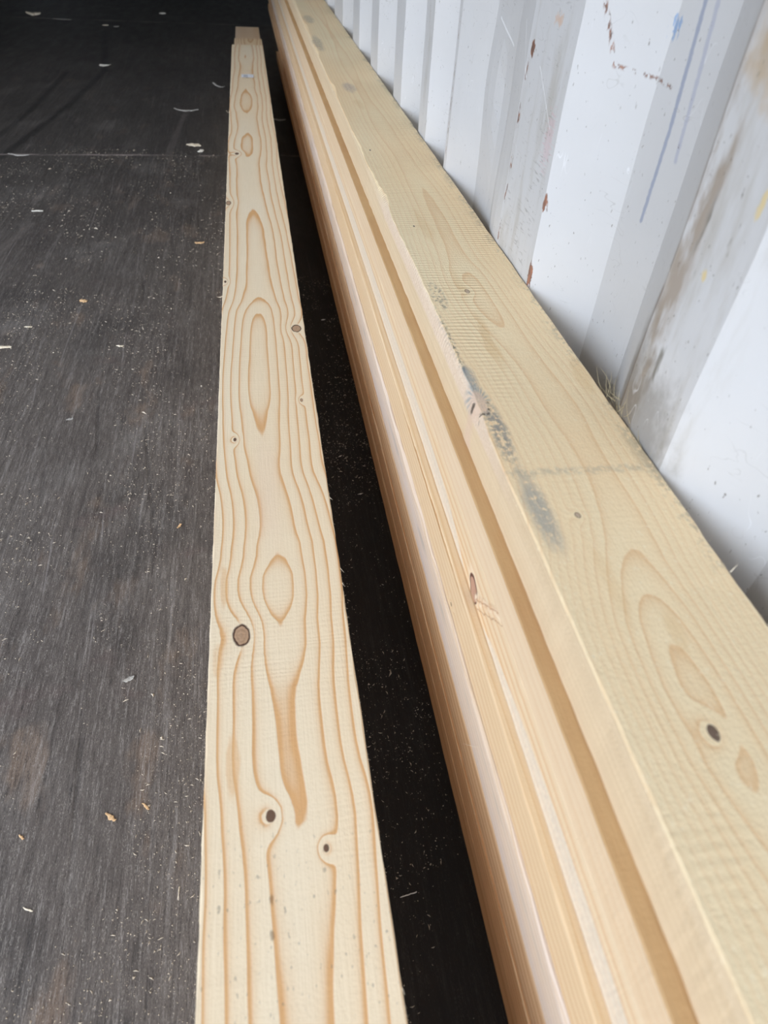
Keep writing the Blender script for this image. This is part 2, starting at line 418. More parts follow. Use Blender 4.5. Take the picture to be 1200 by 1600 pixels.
# floor: plywood panels with open joints
def floor_material():
    g = G('worn_floor_plywood')
    x, y = g.x, g.y
    big = g.noise(4.5, 2.2, 0, 4, 0.6, 1); med = g.noise(26, 7, 0, 4, 0.6, 2); st = g.noise(170, 5, 0, 3, 0.6, 3); fine = g.noise(900, 90, 0, 3, 0.65, 4)
    cl = g.noise(14, 10, 0, 3, 0.6, 8)
    wear_shade = g.ss(x + big*0.10 + med*0.03, -0.02, -0.09)*(0.25 + 0.75*g.ss(y + big*1.2, 2.3, 0.2))*g.ss(y, 5.0, 3.0)  # worn tone fading with depth; shade of the gap between piles painted in
    wear_shade = g.clamp(wear_shade*g.ss(y, 2.21, 2.18) + wear_shade*g.ss(y, 2.18, 2.21)*0.8)
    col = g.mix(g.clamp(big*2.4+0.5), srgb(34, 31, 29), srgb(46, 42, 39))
    col = g.mix(wear_shade, col, g.mix(g.clamp(big*2.4+0.5), srgb(86, 78, 73), srgb(111, 102, 95)))
    brown = g.ss(med+cl, 0.10, 0.30)
    col = g.mix(brown*0.6*wear_shade, col, srgb(124, 102, 84))
    blot = g.ss(g.noise(7, 4.5, 0, 4, 0.65, 70), 0.02, 0.22)
    col = g.mix(blot*0.5*(wear_shade*0.9+0.1), col, srgb(128, 122, 117))
    dk = g.ss(g.noise(9, 5, 0, 4, 0.65, 74), 0.02, 0.22)
    col = g.mix(dk*0.5, col, srgb(50, 46, 44))
    red = g.ss(g.noise(9, 12, 0, 3, 0.6, 14), 0.12, 0.26)
    col = g.mix(red*0.3*wear_shade, col, srgb(104, 78, 74))
    dust = g.clamp(g.ss(st+big*0.7+med*0.4, 0.04, 0.30)*0.55 + g.ss(cl+st*0.5, 0.08, 0.3)*0.4)
    col = g.mix(dust*0.6*(wear_shade*0.92+0.08), col, srgb(140, 133, 128))
    col = g.mix(g.ss(fine+st*0.5, 0.04, 0.24)*0.42*(wear_shade*0.92+0.08), col, srgb(168, 160, 154))
    col = g.mix(g.ss(-fine-st*0.6, 0.04, 0.24)*0.55, col, srgb(34, 30, 29))
    ws = x + y*0.045 + g.noise(3, 2.2, 0, 2, 0.5, 30)*0.02           # scratches drift slightly across the boards
    sn = g.noise(6, 2, 0, 2, 0.5, 33)
    q = g.sin(ws*210.0 + g.noise(4, 1.5, 0, 1, 0.5, 31)*9.0)
    scr = g.ss(q, 0.965, 0.995)*g.ss(g.noise(40, 3.5, 0, 2, 0.5, 35), 0.03, 0.16)
    col = g.mix(scr*0.5*(wear_shade*0.8+0.2), col, srgb(150, 142, 138))
    q2 = g.sin((x + y*0.10)*96.0 + g.noise(3, 1.1, 0, 1, 0.5, 37)*6.0)
    scr2 = g.ss(q2, 0.95, 0.995)*g.ss(g.noise(16, 2.5, 0, 2, 0.5, 38), 0.05, 0.15)
    col = g.mix(scr2*0.3, col, srgb(38, 34, 33))
    gr = g.noise(1500, 420, 0, 3, 0.7, 45); gr2 = g.noise(420, 40, 0, 3, 0.7, 46)
    col = g.mix(g.ss(gr+gr2*0.7, 0.05, 0.24)*0.55*(wear_shade*0.85+0.15), col, srgb(176, 168, 160))
    col = g.mix(g.ss(-gr-gr2*0.7, 0.04, 0.22)*0.62, col, srgb(36, 32, 31))
    speck = g.ss(g.noise(1100, 1100, 0, 2, 0.6, 40), 0.25, 0.31)*g.ss(cl+big, -0.15, 0.2)
    for pa, pb, w, a, c in (((-0.735, 4.30), (-0.600, 3.35), 0.012, 0.6, (14, 13, 12)), ((-0.600, 3.35), (-0.640, 2.75), 0.011, 0.6, (14, 13, 12)), ((-0.640, 2.75), (-0.720, 2.15), 0.010, 0.55, (16, 15, 14)),
                            ((-0.74, 3.30), (-0.75, 2.68), 0.010, 0.5, (14, 13, 12)), ((-0.75, 2.68), (-0.79, 2.15), 0.009, 0.45, (16, 15, 14)),
                            ((-0.245, 2.66), (-0.262, 2.22), 0.008, 0.22, (120, 110, 106)), ((-0.53, 1.66), (-0.58, 1.42), 0.008, 0.14, (140, 130, 124))):
        sgm = g.seg(x, y, pa, pb, w, 1.8, med*0.02+fine*0.01)
        col = g.mix(sgm*a, col, srgb(*c))
    col = g.mix(speck*0.6*(wear_shade*0.8+0.2), col, srgb(176, 168, 158))
    # dusty lips of the panel joints
    for jy in (2.195, 4.66, 7.10):
        jm = g.ss(g.abs(y-jy+g.noise(30, 30, 0, 2, 0.5, 60)*0.012), 0.012, 0.003)*g.ss(g.noise(8, 40, 0, 3, 0.6, 61), -0.12, 0.12)
        col = g.mix(jm*0.55, col, srgb(150, 136, 130))
    g.bump(fine*0.6+gr*0.6+st*0.7+med*0.6+scr2*-0.5, 0.5, 0.0012)
    return g.done(col, g.clamp(0.62+med*0.3), 0.4)
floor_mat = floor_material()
vs = []; fs = []
def add_box(vs, fs, a, b):
    k = len(vs); (x0, y0, z0), (x1, y1, z1) = a, b
    vs += [(x, y, z) for x in (x0, x1) for y in (y0, y1) for z in (z0, z1)]
    fs += [tuple(k+i for i in q) for q in ((0, 1, 3, 2), (4, 6, 7, 5), (0, 4, 5, 1), (2, 3, 7, 6), (0, 2, 6, 4), (1, 5, 7, 3))]
joints = [DOOR_Y, 2.195, 4.66, 7.10, END_Y]
for a, b in zip(joints, joints[1:]):
    add_box(vs, fs, (WL-0.04, a+0.0012, -0.028), (WX+0.04, b-0.0012, 0))
add_box(vs, fs, (WL-0.04, DOOR_Y, -0.06), (WX+0.04, END_Y, -0.029))
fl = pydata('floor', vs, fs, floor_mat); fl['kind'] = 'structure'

# the yard outside the open doors
g = G('yard_concrete')
yard = g.done(g.mix(g.clamp(g.noise(2, 2, 2, 4, 0.6, 2)*2+0.5), srgb(112, 110, 104), srgb(92, 90, 86)), 0.9, 0.2)
slab('ground', (-30, -40, -0.40), (30, 30, -0.20), yard)

# ------------------------------------------------------------------ left stack
LX0, LX1 = -0.0630, 0.0412
LTOP = CAM_H - 0.411
T = 0.038
def left_F(g):
    pts = [(-0.2, 4.2), (0.05, 3.7), (0.12, 3.30), (0.151, 3.0), (0.157, 2.90), (0.172, 2.80), (0.235, 2.80), (0.265, 2.55), (0.2945, 2.0), (0.308, 1.93), (0.328, 1.50), (0.347, 1.25), (0.365, 1.55), (0.382, 1.92),
           (0.394, 2.0), (0.43, 2.45), (0.48, 2.45), (0.53, 2.10), (0.5497, 2.0), (0.585, 1.86), (0.65, 1.50), (0.75, 1.65), (0.813, 2.0), (0.835, 2.45), (0.862, 3.0),
           (0.95, 3.5), (1.1, 3.65), (1.22, 4.0), (1.30, 4.12), (1.42, 4.15), (1.4725, 4.0), (1.58, 3.60), (1.685, 4.0), (1.76, 4.15), (1.838, 4.0),
           (1.96, 3.5), (2.095, 4.0), (2.18, 4.12), (2.4, 4.4), (2.55, 4.05), (2.78, 4.4)]
    d = g.curve(g.y, pts, 0.0, 5.0)
    cpts = [(-0.2, 0.0), (0.1, 0.004), (0.151, 0.0052), (0.21, 0.001), (0.2945, 0.0006), (0.345, 0.0004), (0.394, 0.003), (0.5, -0.006), (0.6, -0.0075), (0.8, -0.0055),
            (0.9, -0.003), (1.3, -0.0105), (1.5, -0.012), (1.7, -0.0098), (1.84, -0.0114), (2.1, -0.009), (2.78, -0.005)]
    c = g.curve(g.y, cpts, -0.02, 0.02)
    px = (g.x - c)*(1/0.0086); pz = (g.z - 0.019)*30.0 + d
    return g.sqrt(px*px + pz*pz)
LC = (LX0+LX1)/2
def left_extra(g, col, ht):
    x, y = g.x, g.y
    # grey flecks near the close end, pinkish band down the middle
    fl_ = g.ss(g.noise(420, 170, 0, 2, 0.5, 90), 0.15, 0.22)*g.ss(y, 0.20, 0.10)
    col = g.mix(fl_*0.55, col, srgb(128, 118, 106))
    pk = g.ss(g.abs(x+0.004), 0.016, 0.004)*g.ss(g.abs(y-0.47), 0.11, 0.03)
    col = g.mix(pk*0.22, col, srgb(232, 204, 184))
    for c, ru, rv, a in (((-0.0425, 0.350), 0.0035, 0.020, 0.5), ((-0.0345, 0.200), 0.0045, 0.022, 0.5), ((-0.046, 0.282), 0.004, 0.012, 0.35)):
        b = g.blob(x, y, c, ru, rv, g.noise(150, 40, 0, 2, 0.5, 95)*1.4, 0.25)
        col = g.mix(b*a, col, srgb(222, 176, 124))
    # dark drops of pitch along one ring
    for px, py in ((-0.0128, 0.1205), (-0.0132, 0.1035), (-0.0132, 0.060), (-0.0150, 0.035), (0.0, 0.0)):
        b = g.blob(x, y, (px, py), 0.0011, 0.0022, g.noise(300, 300, 0, 2, 0.5, 96)*2.0, 0.5)
        col = g.mix(b*0.6, col, srgb(120, 92, 66))
    return col, ht
kx = lambda X: X - LC
left_top_mat = wood('left_spruce_top', F=left_F, base=(244, 225, 195), late=(220, 172, 120), seed=2.0, contrast=0.95, sawn=0.2, sharp=4.5, extra=left_extra,
    knots=((kx(-0.0397), 0.3023, None, 0.0058, 0.0092, 'r'), (kx(-0.0226), 0.1665, None, 0.0029, 0.0040, 'd'), (kx(0.009), 0.1435, None, 0.0017, 0.0023, 'd'),
           (kx(0.0307), 0.7706, None, 0.0056, 0.0085, 'r'), (kx(-0.0452), 0.5446, None, 0.0016, 0.0030, 'd'), (kx(0.0262), 0.6094, None, 0.0014, 0.0030, 'r'),
           (kx(-0.0597), 0.9114, None, 0.0016, 0.0036, 'd'), (kx(-0.0585), 1.2263, None, 0.004, 0.010, 'r'), (kx(-0.0447), 1.5154, None, 0.004, 0.007, 'd')))
NEAR = -0.42
left_tops = [LTOP - T*i for i in range(5)]
left_spec = [  # (x0, x1, far end, label)
    (LX0, LX1, 2.766, 'pale spruce timber with round brown knots, topmost of the left pile on the dark floor'),
    (LX0+0.003, LX1+0.003, 3.16, 'second timber of the left pile, sticking out a little at its far end'),
    (LX0+0.002, LX1+0.001, 3.73, 'third timber from the top of the left pile, its greyish end reaching farthest'),
    (LX0+0.006, LX1-0.004, 2.98, 'fourth timber from the top of the left pile, hidden under three others'),
    (LX0+0.004, LX1-0.005, 3.02, 'lowest timber of the left pile, lying on the dark floor')]
generic = []
for i in range(4):
    generic.append(wood('spruce_%d' % i, pith=((0.03, -0.03, 0.01, -0.045)[i], (-0.03, 0.05, -0.045, 0.02)[i]), ring=(0.0042, 0.0034, 0.005, 0.0038)[i],
                        base=((236, 216, 186), (232, 212, 184), (238, 216, 180), (230, 208, 178))[i], late=(212, 166, 116), seed=11.0+i*7, contrast=0.75, sawn=0.3))
left_timbers = []
for i, (a, b, ye, lab) in enumerate(left_spec):
    zt = left_tops[i]
    zb = zt - T + 0.0004 if i < 4 else 0.0003
    mt = left_top_mat if i == 0 else generic[(i+1) % 4]
    o = timber('spruce_timber', a, b, zb, zt, NEAR + 0.02*i, ye, mt, lab, 'timbers of the left pile', step=0.006 if i == 0 else 0.02, ch=0.0009, seed=i+1, jit=0.0004 if i == 0 else 0.0002)
    left_timbers.append(o)

# paper label stapled on the left top timber
def paper_label():
    g = G('printed_label')
    u, v = g.x, g.y
    bars = g.ss(g.sin(u*1500.0 + g.floor(v*400.0)*2.1), -0.1, 0.3)*g.ss(g.abs(u+0.005), 0.0065, 0.0058)*g.ss(g.abs(v), 0.018, 0.016)
    txt = g.ss(g.sin(v*900.0), 0.3, 0.6)*g.ss(g.abs(u-0.009), 0.0055, 0.0045)*g.ss(g.abs(v), 0.017, 0.015)*g.ss(g.noise(900, 60, 0, 1, 0.5, 3), -0.1, 0.05)
    col = g.mix(g.clamp(bars*0.75+txt*0.45), srgb(236, 236, 240), srgb(96, 100, 112))
    mt = g.done(col, 0.6, 0.3)
    vs = []; fs = []; nx, ny = 8, 8
    for s in (0, 1):
        for j in range(ny+1):
            for i in range(nx+1):
                x = -0.017+0.034*i/nx; y = -0.021+0.042*j/ny
                vs.append((x, y, 0.0004*math.sin(i*0.9)*math.sin(j*0.7) + 0.0006 + s*0.00025))
    m = (nx+1)*(ny+1)
    for s in (0, 1):
        for j in range(ny):
            for i in range(nx):
                k = s*m+j*(nx+1)+i; fs.append((k, k+1, k+nx+2, k+nx+1))
    o = pydata('paper_label', vs, fs, mt, left_timbers[0])
    o.location = (-0.0155-LC, 2.262, T/2+0.0004)
    o['label'] = 'small white printed paper label'
paper_label()

# ------------------------------------------------------------------ right stack against the wall
RT = CAM_H
def top_F(g):
    pts = [(-0.2, 9.0), (0.02, 6.6), (0.08, 5.2), (0.115, 4.6), (0.16, 5.0), (0.20, 6.2), (0.26, 7.4), (0.31, 7.6), (0.36, 7.3), (0.42, 7.4), (0.47, 7.0), (0.54, 6.6), (0.62, 7.5), (0.8, 7.9), (0.95, 8.5),
           (1.1, 8.3), (1.3, 8.8), (1.6, 8.5), (1.9, 8.9), (2.4, 8.4), (3.2, 9.0), (4.6, 8.6)]
    d = g.curve(g.y, pts, 0.0, 12.0)
    cpts = [(-0.2, 0.0), (0.115, -0.006), (0.2, -0.002), (0.35, 0.012), (0.55, -0.001), (0.8, 0.006), (1.2, 0.0), (2.0, 0.008), (4.6, 0.0)]
    c = g.curve(g.y, cpts, -0.03, 0.03)
    px = (g.x - c)*(1/0.0040); pz = (g.z - 0.019)*90.0 + d
    return g.sqrt(px*px + pz*pz)
TX0, TX1 = 0.1362, 0.2358
TC = (TX0+TX1)/2
TZ = CAM_H-0.259; TB = CAM_H-0.297
def top_extra(g, col, ht):
    x, y, z = g.x, g.y, g.z
    up = g.ss(z, 0.0, 0.012)
    mould = g.noise(300, 200, 300, 3, 0.7, 101); big = g.noise(30, 16, 30, 3, 0.6, 103)
    def patch(c, ru, rv, a, thr=0.0, c2=(120, 116, 108), jj=1.6):
        nonlocal col
        b = g.blob(x, y, c, ru, rv, big*jj, 0.45)*g.ss(mould, thr-0.1, thr+0.12)*up
        col = g.mix(b*a, col, srgb(*c2))
    L = lambda X: X-TC
    patch((L(0.1475), 0.535), 0.0055, 0.025, 0.9, 0.06)
    patch((L(0.1395), 0.455), 0.0030, 0.050, 0.95, 0.02)
    patch((L(0.1405), 0.398), 0.0060, 0.018, 0.7, -0.15, (140, 148, 152))
    patch((L(0.1445), 0.337), 0.0066, 0.038, 0.85, -0.03, (138, 136, 132))
    patch((L(0.1470), 0.262), 0.0078, 0.034, 0.7, -0.12, (150, 152, 148), 1.2)
    patch((L(0.150), 1.80), 0.010, 0.09, 0.5, -0.1, (140, 142, 136))
    patch((L(0.155), 2.15), 0.012, 0.06, 0.45, -0.1, (140, 142, 136))
    patch((L(0.1665), 1.36), 0.010, 0.035, 0.45, -0.1, (150, 140, 150))
    # grey weathering along the wall side
    e = g.ss(x, 0.036+0.0, 0.0498)*g.ss(mould+big*1.2, -0.02, 0.2)*up*g.ss(y, 0.15, 0.22)
    col = g.mix(e*0.5, col, srgb(140, 136, 122))
    gr = g.ss(x, 0.03, 0.05)*g.ss(g.noise(20, 5, 0, 2, 0.5, 107), 0.0, 0.2)*g.ss(y, 0.4, 0.55)
    col = g.mix(gr*0.25, col, srgb(168, 172, 142))
    # pale grey strap mark across the timber
    sm = g.ss(g.abs(y-0.292+x*0.02+big*0.012), 0.006, 0.001)*g.ss(mould, -0.14, 0.1)*up
    col = g.mix(sm*0.35, col, srgb(160, 154, 140))
    # honey coloured patches
    for c, ru, rv, a in (((L(0.171), 0.455), 0.005, 0.040, 0.4), ((L(0.172), 0.56), 0.004, 0.025, 0.25), ((L(0.169), 1.23), 0.006, 0.03, 0.25), ((L(0.2275), 0.40), 0.006, 0.02, 0.3), ((L(0.186), 0.165), 0.0045, 0.012, 0.3), ((L(0.169), 0.70), 0.006, 0.04, 0.25), ((L(0.167), 0.20), 0.004, 0.02, 0.2)):
        b = g.blob(x, y, c, ru, rv, g.noise(120, 30, 0, 2, 0.5, 110)*2.0, 0.4)*up
        col = g.mix(b*a, col, srgb(218, 178, 122))
    # cross saw marks
    sw = g.sin(y*1150.0 + x*60.0 + g.noise(20, 30, 0, 2, 0.5, 113)*7.0)
    sel = g.ss(g.noise(12, 5, 0, 2, 0.5, 115)+g.ss(y, 0.3, 0.8)*0.25, 0.0, 0.25)*up
    col = g.mul(g.clamp(sw*0.5+0.5)*sel*0.30, col, (0.82, 0.77, 0.68))
    ht = ht + sw*sel*0.8 + g.noise(700, 450, 700, 3, 0.7, 117)*1.6*up
    # smooth cream side face, pinkish where the bark edge was
    side = g.ss(z, 0.0178, 0.0170)*g.ss(x, -0.0470, -0.0484)
    lines = g.noise(200, 5, 420, 3, 0.6, 119)
    ccol = g.mix(g.clamp(lines*2.2+0.5), srgb(216, 190, 154), srgb(230, 207, 174))
    col = g.mix(side*0.9, col, ccol)
    wn_ = g.ss(z, 0.0187, 0.0178)*g.ss(z, 0.004, 0.008)*g.ss(x, -0.041, -0.0465)*g.ss(g.abs(y-0.55), 0.30, 0.2)
    col = g.mix(wn_*0.75, col, g.mix(g.clamp(g.noise(500, 500, 500, 2, 0.6, 120)*2+0.5), srgb(222, 196, 170), srgb(240, 218, 198)))
    # the big arris knot: pinkish wood, dark bark crumbs below it, blue-grey stain fanning out above
    kx_ = (x - (0.1405-TC))*(1/0.0050); ky_ = (y - 0.3715)*(1/0.0135)
    kr = g.sqrt(kx_*kx_ + ky_*ky_) + big*0.8
    fan = g.ss(kr, 2.1, 1.3)*g.ss(y, 0.366, 0.376)*up
    fan = fan*(0.55 + 0.45*g.sin(g.m('ARCTAN2', ky_, kx_)*26.0 + big*8.0))
    col = g.mix(fan*0.7, col, srgb(140, 150, 154))
    col = g.mix(g.ss(kr, 1.25, 0.8)*0.7, col, srgb(222, 192, 168))
    crumbs = g.ss(g.abs(kr-1.15), 0.28, 0.05)*g.ss(y, 0.376, 0.368)*g.ss(g.noise(600, 380, 0, 2, 0.6, 160), 0.0, 0.12)
    crumbs = g.max(crumbs, g.blob(x, y, (0.1372-TC, 0.3725), 0.0010, 0.0022, mould*2.0, 0.3))
    crumbs = crumbs*g.ss(z, 0.006, 0.010)
    col = g.mix(crumbs*0.85, col, srgb(70, 58, 50))
    wh = g.ss(g.noise(520, 340, 520, 2, 0.6, 118), 0.10, 0.24)*up
    col = g.mix(wh*0.42, col, srgb(250, 236, 206))
    return col, ht
top_mat = wood('weathered_top_spruce', F=top_F, base=(255, 226, 186), late=(228, 184, 134), seed=4.0, contrast=0.5, sawn=0.0, sharp=2.6, kcol=(222, 196, 172), extra=top_extra, rough=0.75,
    knots=((0.1767-TC, 0.1138, None, 0.0024, 0.0040, 'd'), (0.1761-TC, 0.5438, None, 0.0020, 0.0035, 'r'), (0.168-TC, 0.2521, None, 0.0016, 0.0022, 'r'), (0.1575-TC, 0.70, None, 0.001, 0.002, 'd'), (0.150-TC, 0.975, None, 0.001, 0.003, 'd')))
def top_wane(y):
    pts = [(-1, 0.0), (0.30, 0.0), (0.36, 0.0012), (0.40, 0.003), (0.6, 0.0025), (0.72, 0.001), (0.80, 0.0065), (0.84, 0.003), (0.93, 0.0006), (1.0, 0.003), (1.08, 0.0005), (1.28, 0.001), (1.36, 0.006), (1.40, 0.0012),
           (1.62, 0.001), (1.72, 0.007), (1.76, 0.002), (1.9, 0.004), (2.05, 0.008), (2.1, 0.002), (2.6, 0.006), (3, 0.001), (5, 0.002)]
    w = interp(pts, y)
    w2 = interp([(-1, 0.0), (0.30, 0.001), (0.37, 0.012), (0.65, 0.012), (0.8, 0.010), (1.0, 0.004), (5, 0.004)], y)
    return (w*(1+0.5*mnoise.noise(Vector((y*60, 2, 2)))), max(w, w2)*(1+0.3*mnoise.noise(Vector((y*30, 5, 2)))))
r_top = timber('spruce_timber', TX0, TX1, TB, TZ, NEAR, 4.9, top_mat,
               'rough timber with grey mould stains, topmost of the tall pile against the white wall', 'timbers of the tall pile', step=0.006, wane=top_wane, ch=0.0010, seed=31, jit=0.0004)

tan_extra_mat = None
def b2_extra(g, col, ht):
    # the sheltered upper face is planed and honey coloured, with darker smudges
    x, y, z = g.x, g.y, g.z
    up = g.ss(z, 0.0128, 0.0134)
    t = g.noise(40, 9, 40, 3, 0.6, 121)
    c2 = g.mix(g.clamp(t*2.5+0.5), srgb(186, 142, 92), srgb(200, 162, 112))
    col = g.mix(up*0.85, col, c2)
    return col, ht
def b3_extra(g, col, ht):
    x, y, z = g.x, g.y, g.z
    # lower half of the side: fuzzy pale sapwood; upper half honey grain
    q = g.noise(50, 6, 0, 2, 0.5, 131)*0.006
    zb = g.curve(y, [(-0.3, 0.002), (0.04, 0.003), (0.15, -0.002), (0.24, -0.012), (0.28, -0.020), (0.32, -0.012), (0.43, 0.0016), (0.6, 0.004), (1.2, 0.002), (4.0, 0.0)], -0.02, 0.01)
    e = g.ss(z+q-zb, 0.0012, -0.0012)
    col = g.mix(e*0.75, col, g.mix(g.clamp(g.noise(300, 300, 300, 2, 0.7, 133)*2+0.5), srgb(214, 204, 190), srgb(240, 226, 204)))
    # teardrop knot with a plum-brown rim, and the pale torn ridge running up from it
    n = g.noise(160, 120, 160, 2, 0.5, 135)
    kz = (z + 0.0125 + (y-0.281)*-0.35)*(1/0.0085); ky = (y - 0.281)*(1/0.0105)
    kr = g.sqrt(kz*kz + ky*ky*(1.0 + g.clamp(z*-60.0 - 0.6)*2.0)) + n*0.25
    halo = g.ss(kr, 2.0, 1.2)
    col = g.mix(halo*0.5, col, srgb(244, 222, 192))
    col = g.mix(g.ss(kr, 1.08, 0.95), col, srgb(190, 148, 124))
    col = g.mix(g.ss(g.abs(kr-1.0), 0.17, 0.05), col, srgb(98, 62, 52))
    t = g.seg(y, z, (0.274, -0.012), (0.236, 0.019), 0.0030, 1.6, n*0.006)
    col = g.mix(t*0.7, col, g.mix(g.clamp(n*4+0.5), srgb(250, 232, 204), srgb(216, 170, 126)))
    tl = g.ss(g.abs(g.seg(y, z, (0.270, -0.014), (0.232, 0.019), 0.0036, 1.4, n*0.006)-0.5), 0.35, 0.1)
    col = g.mix(tl*0.5, col, srgb(160, 104, 70))
    ht = ht + t*2.0 - g.ss(g.abs(kr-1.0), 0.2, 0.05)*1.5
    return col, ht
def b4_extra(g, col, ht):
    x, y, z = g.x, g.y, g.z
    # amber bark line under the upper arris
    n = g.noise(160, 60, 160, 3, 0.6, 141)
    e = g.ss(g.abs(z-0.0165+n*0.002), 0.0020, 0.0008)*g.ss(g.abs(y-0.40+n*0.1), 0.16, 0.04)
    col = g.mix(e*0.8, col, srgb(176, 122, 62))
    d = g.ss(g.abs(z-0.0165+n*0.002), 0.0016, 0.0004)*g.ss(g.abs(y-0.368), 0.018, 0.008)*g.ss(n, -0.1, 0.1)
    col = g.mix(d*0.8, col, srgb(84, 54, 30))
    return col, ht
def b5_extra(g, col, ht):
    x, y, z = g.x, g.y, g.z
    n = g.noise(30, 5, 30, 3, 0.6, 151)
    col = g.mix(g.ss(n, -0.1, 0.25)*0.5, col, srgb(214, 204, 202))
    gl = g.ss(g.abs(z-0.004+n*0.01), 0.004, 0.001)*g.ss(g.noise(60, 12, 60, 2, 0.5, 153), -0.05, 0.15)
    col = g.mix(gl*0.45, col, srgb(168, 162, 154))
    return col, ht
def sub(c, k): return tuple(int(v*k) for v in c)
rm = [
    wood('side_2', pith=(0.03, -0.05), ring=0.0040, base=(236, 212, 178), late=(220, 178, 132), seed=51, contrast=0.5, sawn=0.1, extra=b2_extra),
    wood('side_3', pith=(-0.066, 0.028), ring=0.0062, base=(240, 218, 184), late=(214, 160, 104), seed=58, contrast=0.95, sawn=0.1, wob=0.25, extra=b3_extra),
    wood('side_4', pith=(0.05, -0.06), ring=0.0035, base=(236, 212, 176), late=(214, 170, 120), seed=63, contrast=0.5, sawn=0.1, extra=b4_extra,
         knots=((0, 0.300, -0.012, 0.0011, 0.0020, 'd'),)),
    wood('side_5', pith=(-0.02, -0.08), ring=0.0052, base=(232, 214, 194), late=(206, 176, 140), seed=67, contrast=0.5, sawn=0.1, extra=b5_extra),
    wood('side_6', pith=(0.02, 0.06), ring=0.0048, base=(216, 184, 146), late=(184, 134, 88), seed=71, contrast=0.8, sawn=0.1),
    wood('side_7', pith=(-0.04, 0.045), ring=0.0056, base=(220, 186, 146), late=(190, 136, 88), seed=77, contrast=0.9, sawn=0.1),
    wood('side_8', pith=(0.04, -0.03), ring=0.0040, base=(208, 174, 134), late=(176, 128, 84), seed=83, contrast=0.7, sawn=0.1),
    generic[0], generic[3]]
# (left face x, right x, top drop, bottom drop below the lens height, far end, near end)
rspec = [
    (0.1266, 0.2262, 0.297, 0.3258, 5.00, -0.40, 'timber with a narrow honey-coloured ledge, second from the top of the tall pile'),
    (0.1272, 0.2270, 0.3258, 0.3640, 4.95, -0.39, 'timber with a broken-out knot in its side, third from the top of the tall pile'),
    (0.1200, 0.2200, 0.3640, 0.4020, 5.10, -0.42, 'timber with an amber bark line along its side, fourth from top of the tall pile'),
    (0.1176, 0.2190, 0.4020, 0.4400, 5.05, -0.40, 'greyish white timber just above the brown shaded ones, fifth from top of tall pile'),
    (0.1180, 0.2180, 0.4400, 0.4720, 4.80, -0.41, 'upper one of the brown shaded timbers low in the tall pile beside the dark gap'),
    (0.1172, 0.2185, 0.4720, 0.5000, 4.41, -0.40, 'middle one of the brown shaded timbers low in the tall pile beside the dark gap'),
    (0.1178, 0.2180, 0.5000, 0.5270, 3.24, -0.40, 'lowest visible brown timber edge of the tall pile along the dark gap'),
    (0.1340, 0.2300, 0.5270, 0.5650, 4.70, -0.40, 'set-back timber in the dark under the tall pile, second from the floor'),
    (0.1350, 0.2310, 0.5650, 0.6007, 4.70, -0.40, 'set-back bottom timber of the tall pile, lying on the dark floor')]
right_timbers = [r_top]
def wane_small(s, amp):
    return lambda y: (max(0, amp*mnoise.noise(Vector((y*5, s, 0)))), max(0, amp*1.2*mnoise.noise(Vector((y*5, s, 0)))))
for i, (a, b, t, bt, ye, yn, lab) in enumerate(rspec):
    o = timber('spruce_timber', a, b, CAM_H-bt+0.0003, CAM_H-t, yn, ye, rm[i], lab, 'timbers of the tall pile', step=0.010 if i < 7 else 0.03,
               wane=wane_small(i*3.3, 0.004) if i in (1, 3) else None, ch=(0.0008, 0.0006, 0.0009, 0.0022, 0.0007, 0.0009, 0.0008, 0.001, 0.001)[i], seed=40+i, jit=0.0002)
    o.rotation_euler.z = {4: 0.0012, 5: 0.0022, 6: 0.0055}.get(i, 0.0)
    right_timbers.append(o)

# ------------------------------------------------------------------ fuzz, splinters, chips
def fiber_mesh(vs, fs, p, d, L, w, curl=0.0, up=Vector((0, 0, 1)), seg=4):
    """A thin tapering three-sided fibre."""
    d = Vector(d).normalized(); side = d.cross(up)
    if side.length < 1e-4: side = Vector((1, 0, 0))
    side.normalize(); nrm = side.cross(d).normalized(); k0 = len(vs)
    pos = Vector(p); cur = d.copy()
    for i in range(seg+1):
        t = i/seg; r = w*(1-0.75*t)
        for a in range(3):
            an = a*2.0944; vs.append(tuple(pos + side*math.cos(an)*r + nrm*math.sin(an)*r))
        pos = pos + cur*(L/seg)
        cur = (cur + nrm*curl/seg + side*curl*0.4/seg).normalized()
    for i in range(seg):
        for a in range(3):
            b = (a+1) % 3; fs.append((k0+i*3+a, k0+i*3+b, k0+i*3+3+b, k0+i*3+3+a))
    fs.append((k0, k0+2, k0+1)); fs.append((k0+seg*3, k0+seg*3+1, k0+seg*3+2))
g = G('pale_wood_fibre'); fibre_mat = g.done(srgb(236, 222, 198), 0.7, 0.3)
def fuzz(parent, spots):
    """spots: (x, y, z, dir) in the parent's frame"""
    vs = []; fs = []
    for p, d, L, w, c in spots: fiber_mesh(vs, fs, p, d, L, w, c)
    o = pydata('frayed_fibre', vs, fs, fibre_mat, parent); o['kind'] = 'stuff'
    o['label'] = 'pale frayed saw fibres along the arris'
rnd = random.Random(5)
sp = []
for i in range(520):
    s = rnd.choice((-1, -1, 1)); y = rnd.uniform(0.0, 1.9)**1.0
    if mnoise.noise(Vector((y*12, s*4, 0))) < -0.05 and rnd.random() < 0.8: continue
    sp.append(((s*(LX1-LX0)/2*0.998, y, T/2-0.001), (s*rnd.uniform(0.4, 1), rnd.uniform(-1, 1), rnd.uniform(-0.3, 0.5)), rnd.uniform(0.0006, 0.0022), 0.00010, rnd.uniform(-1, 1)))
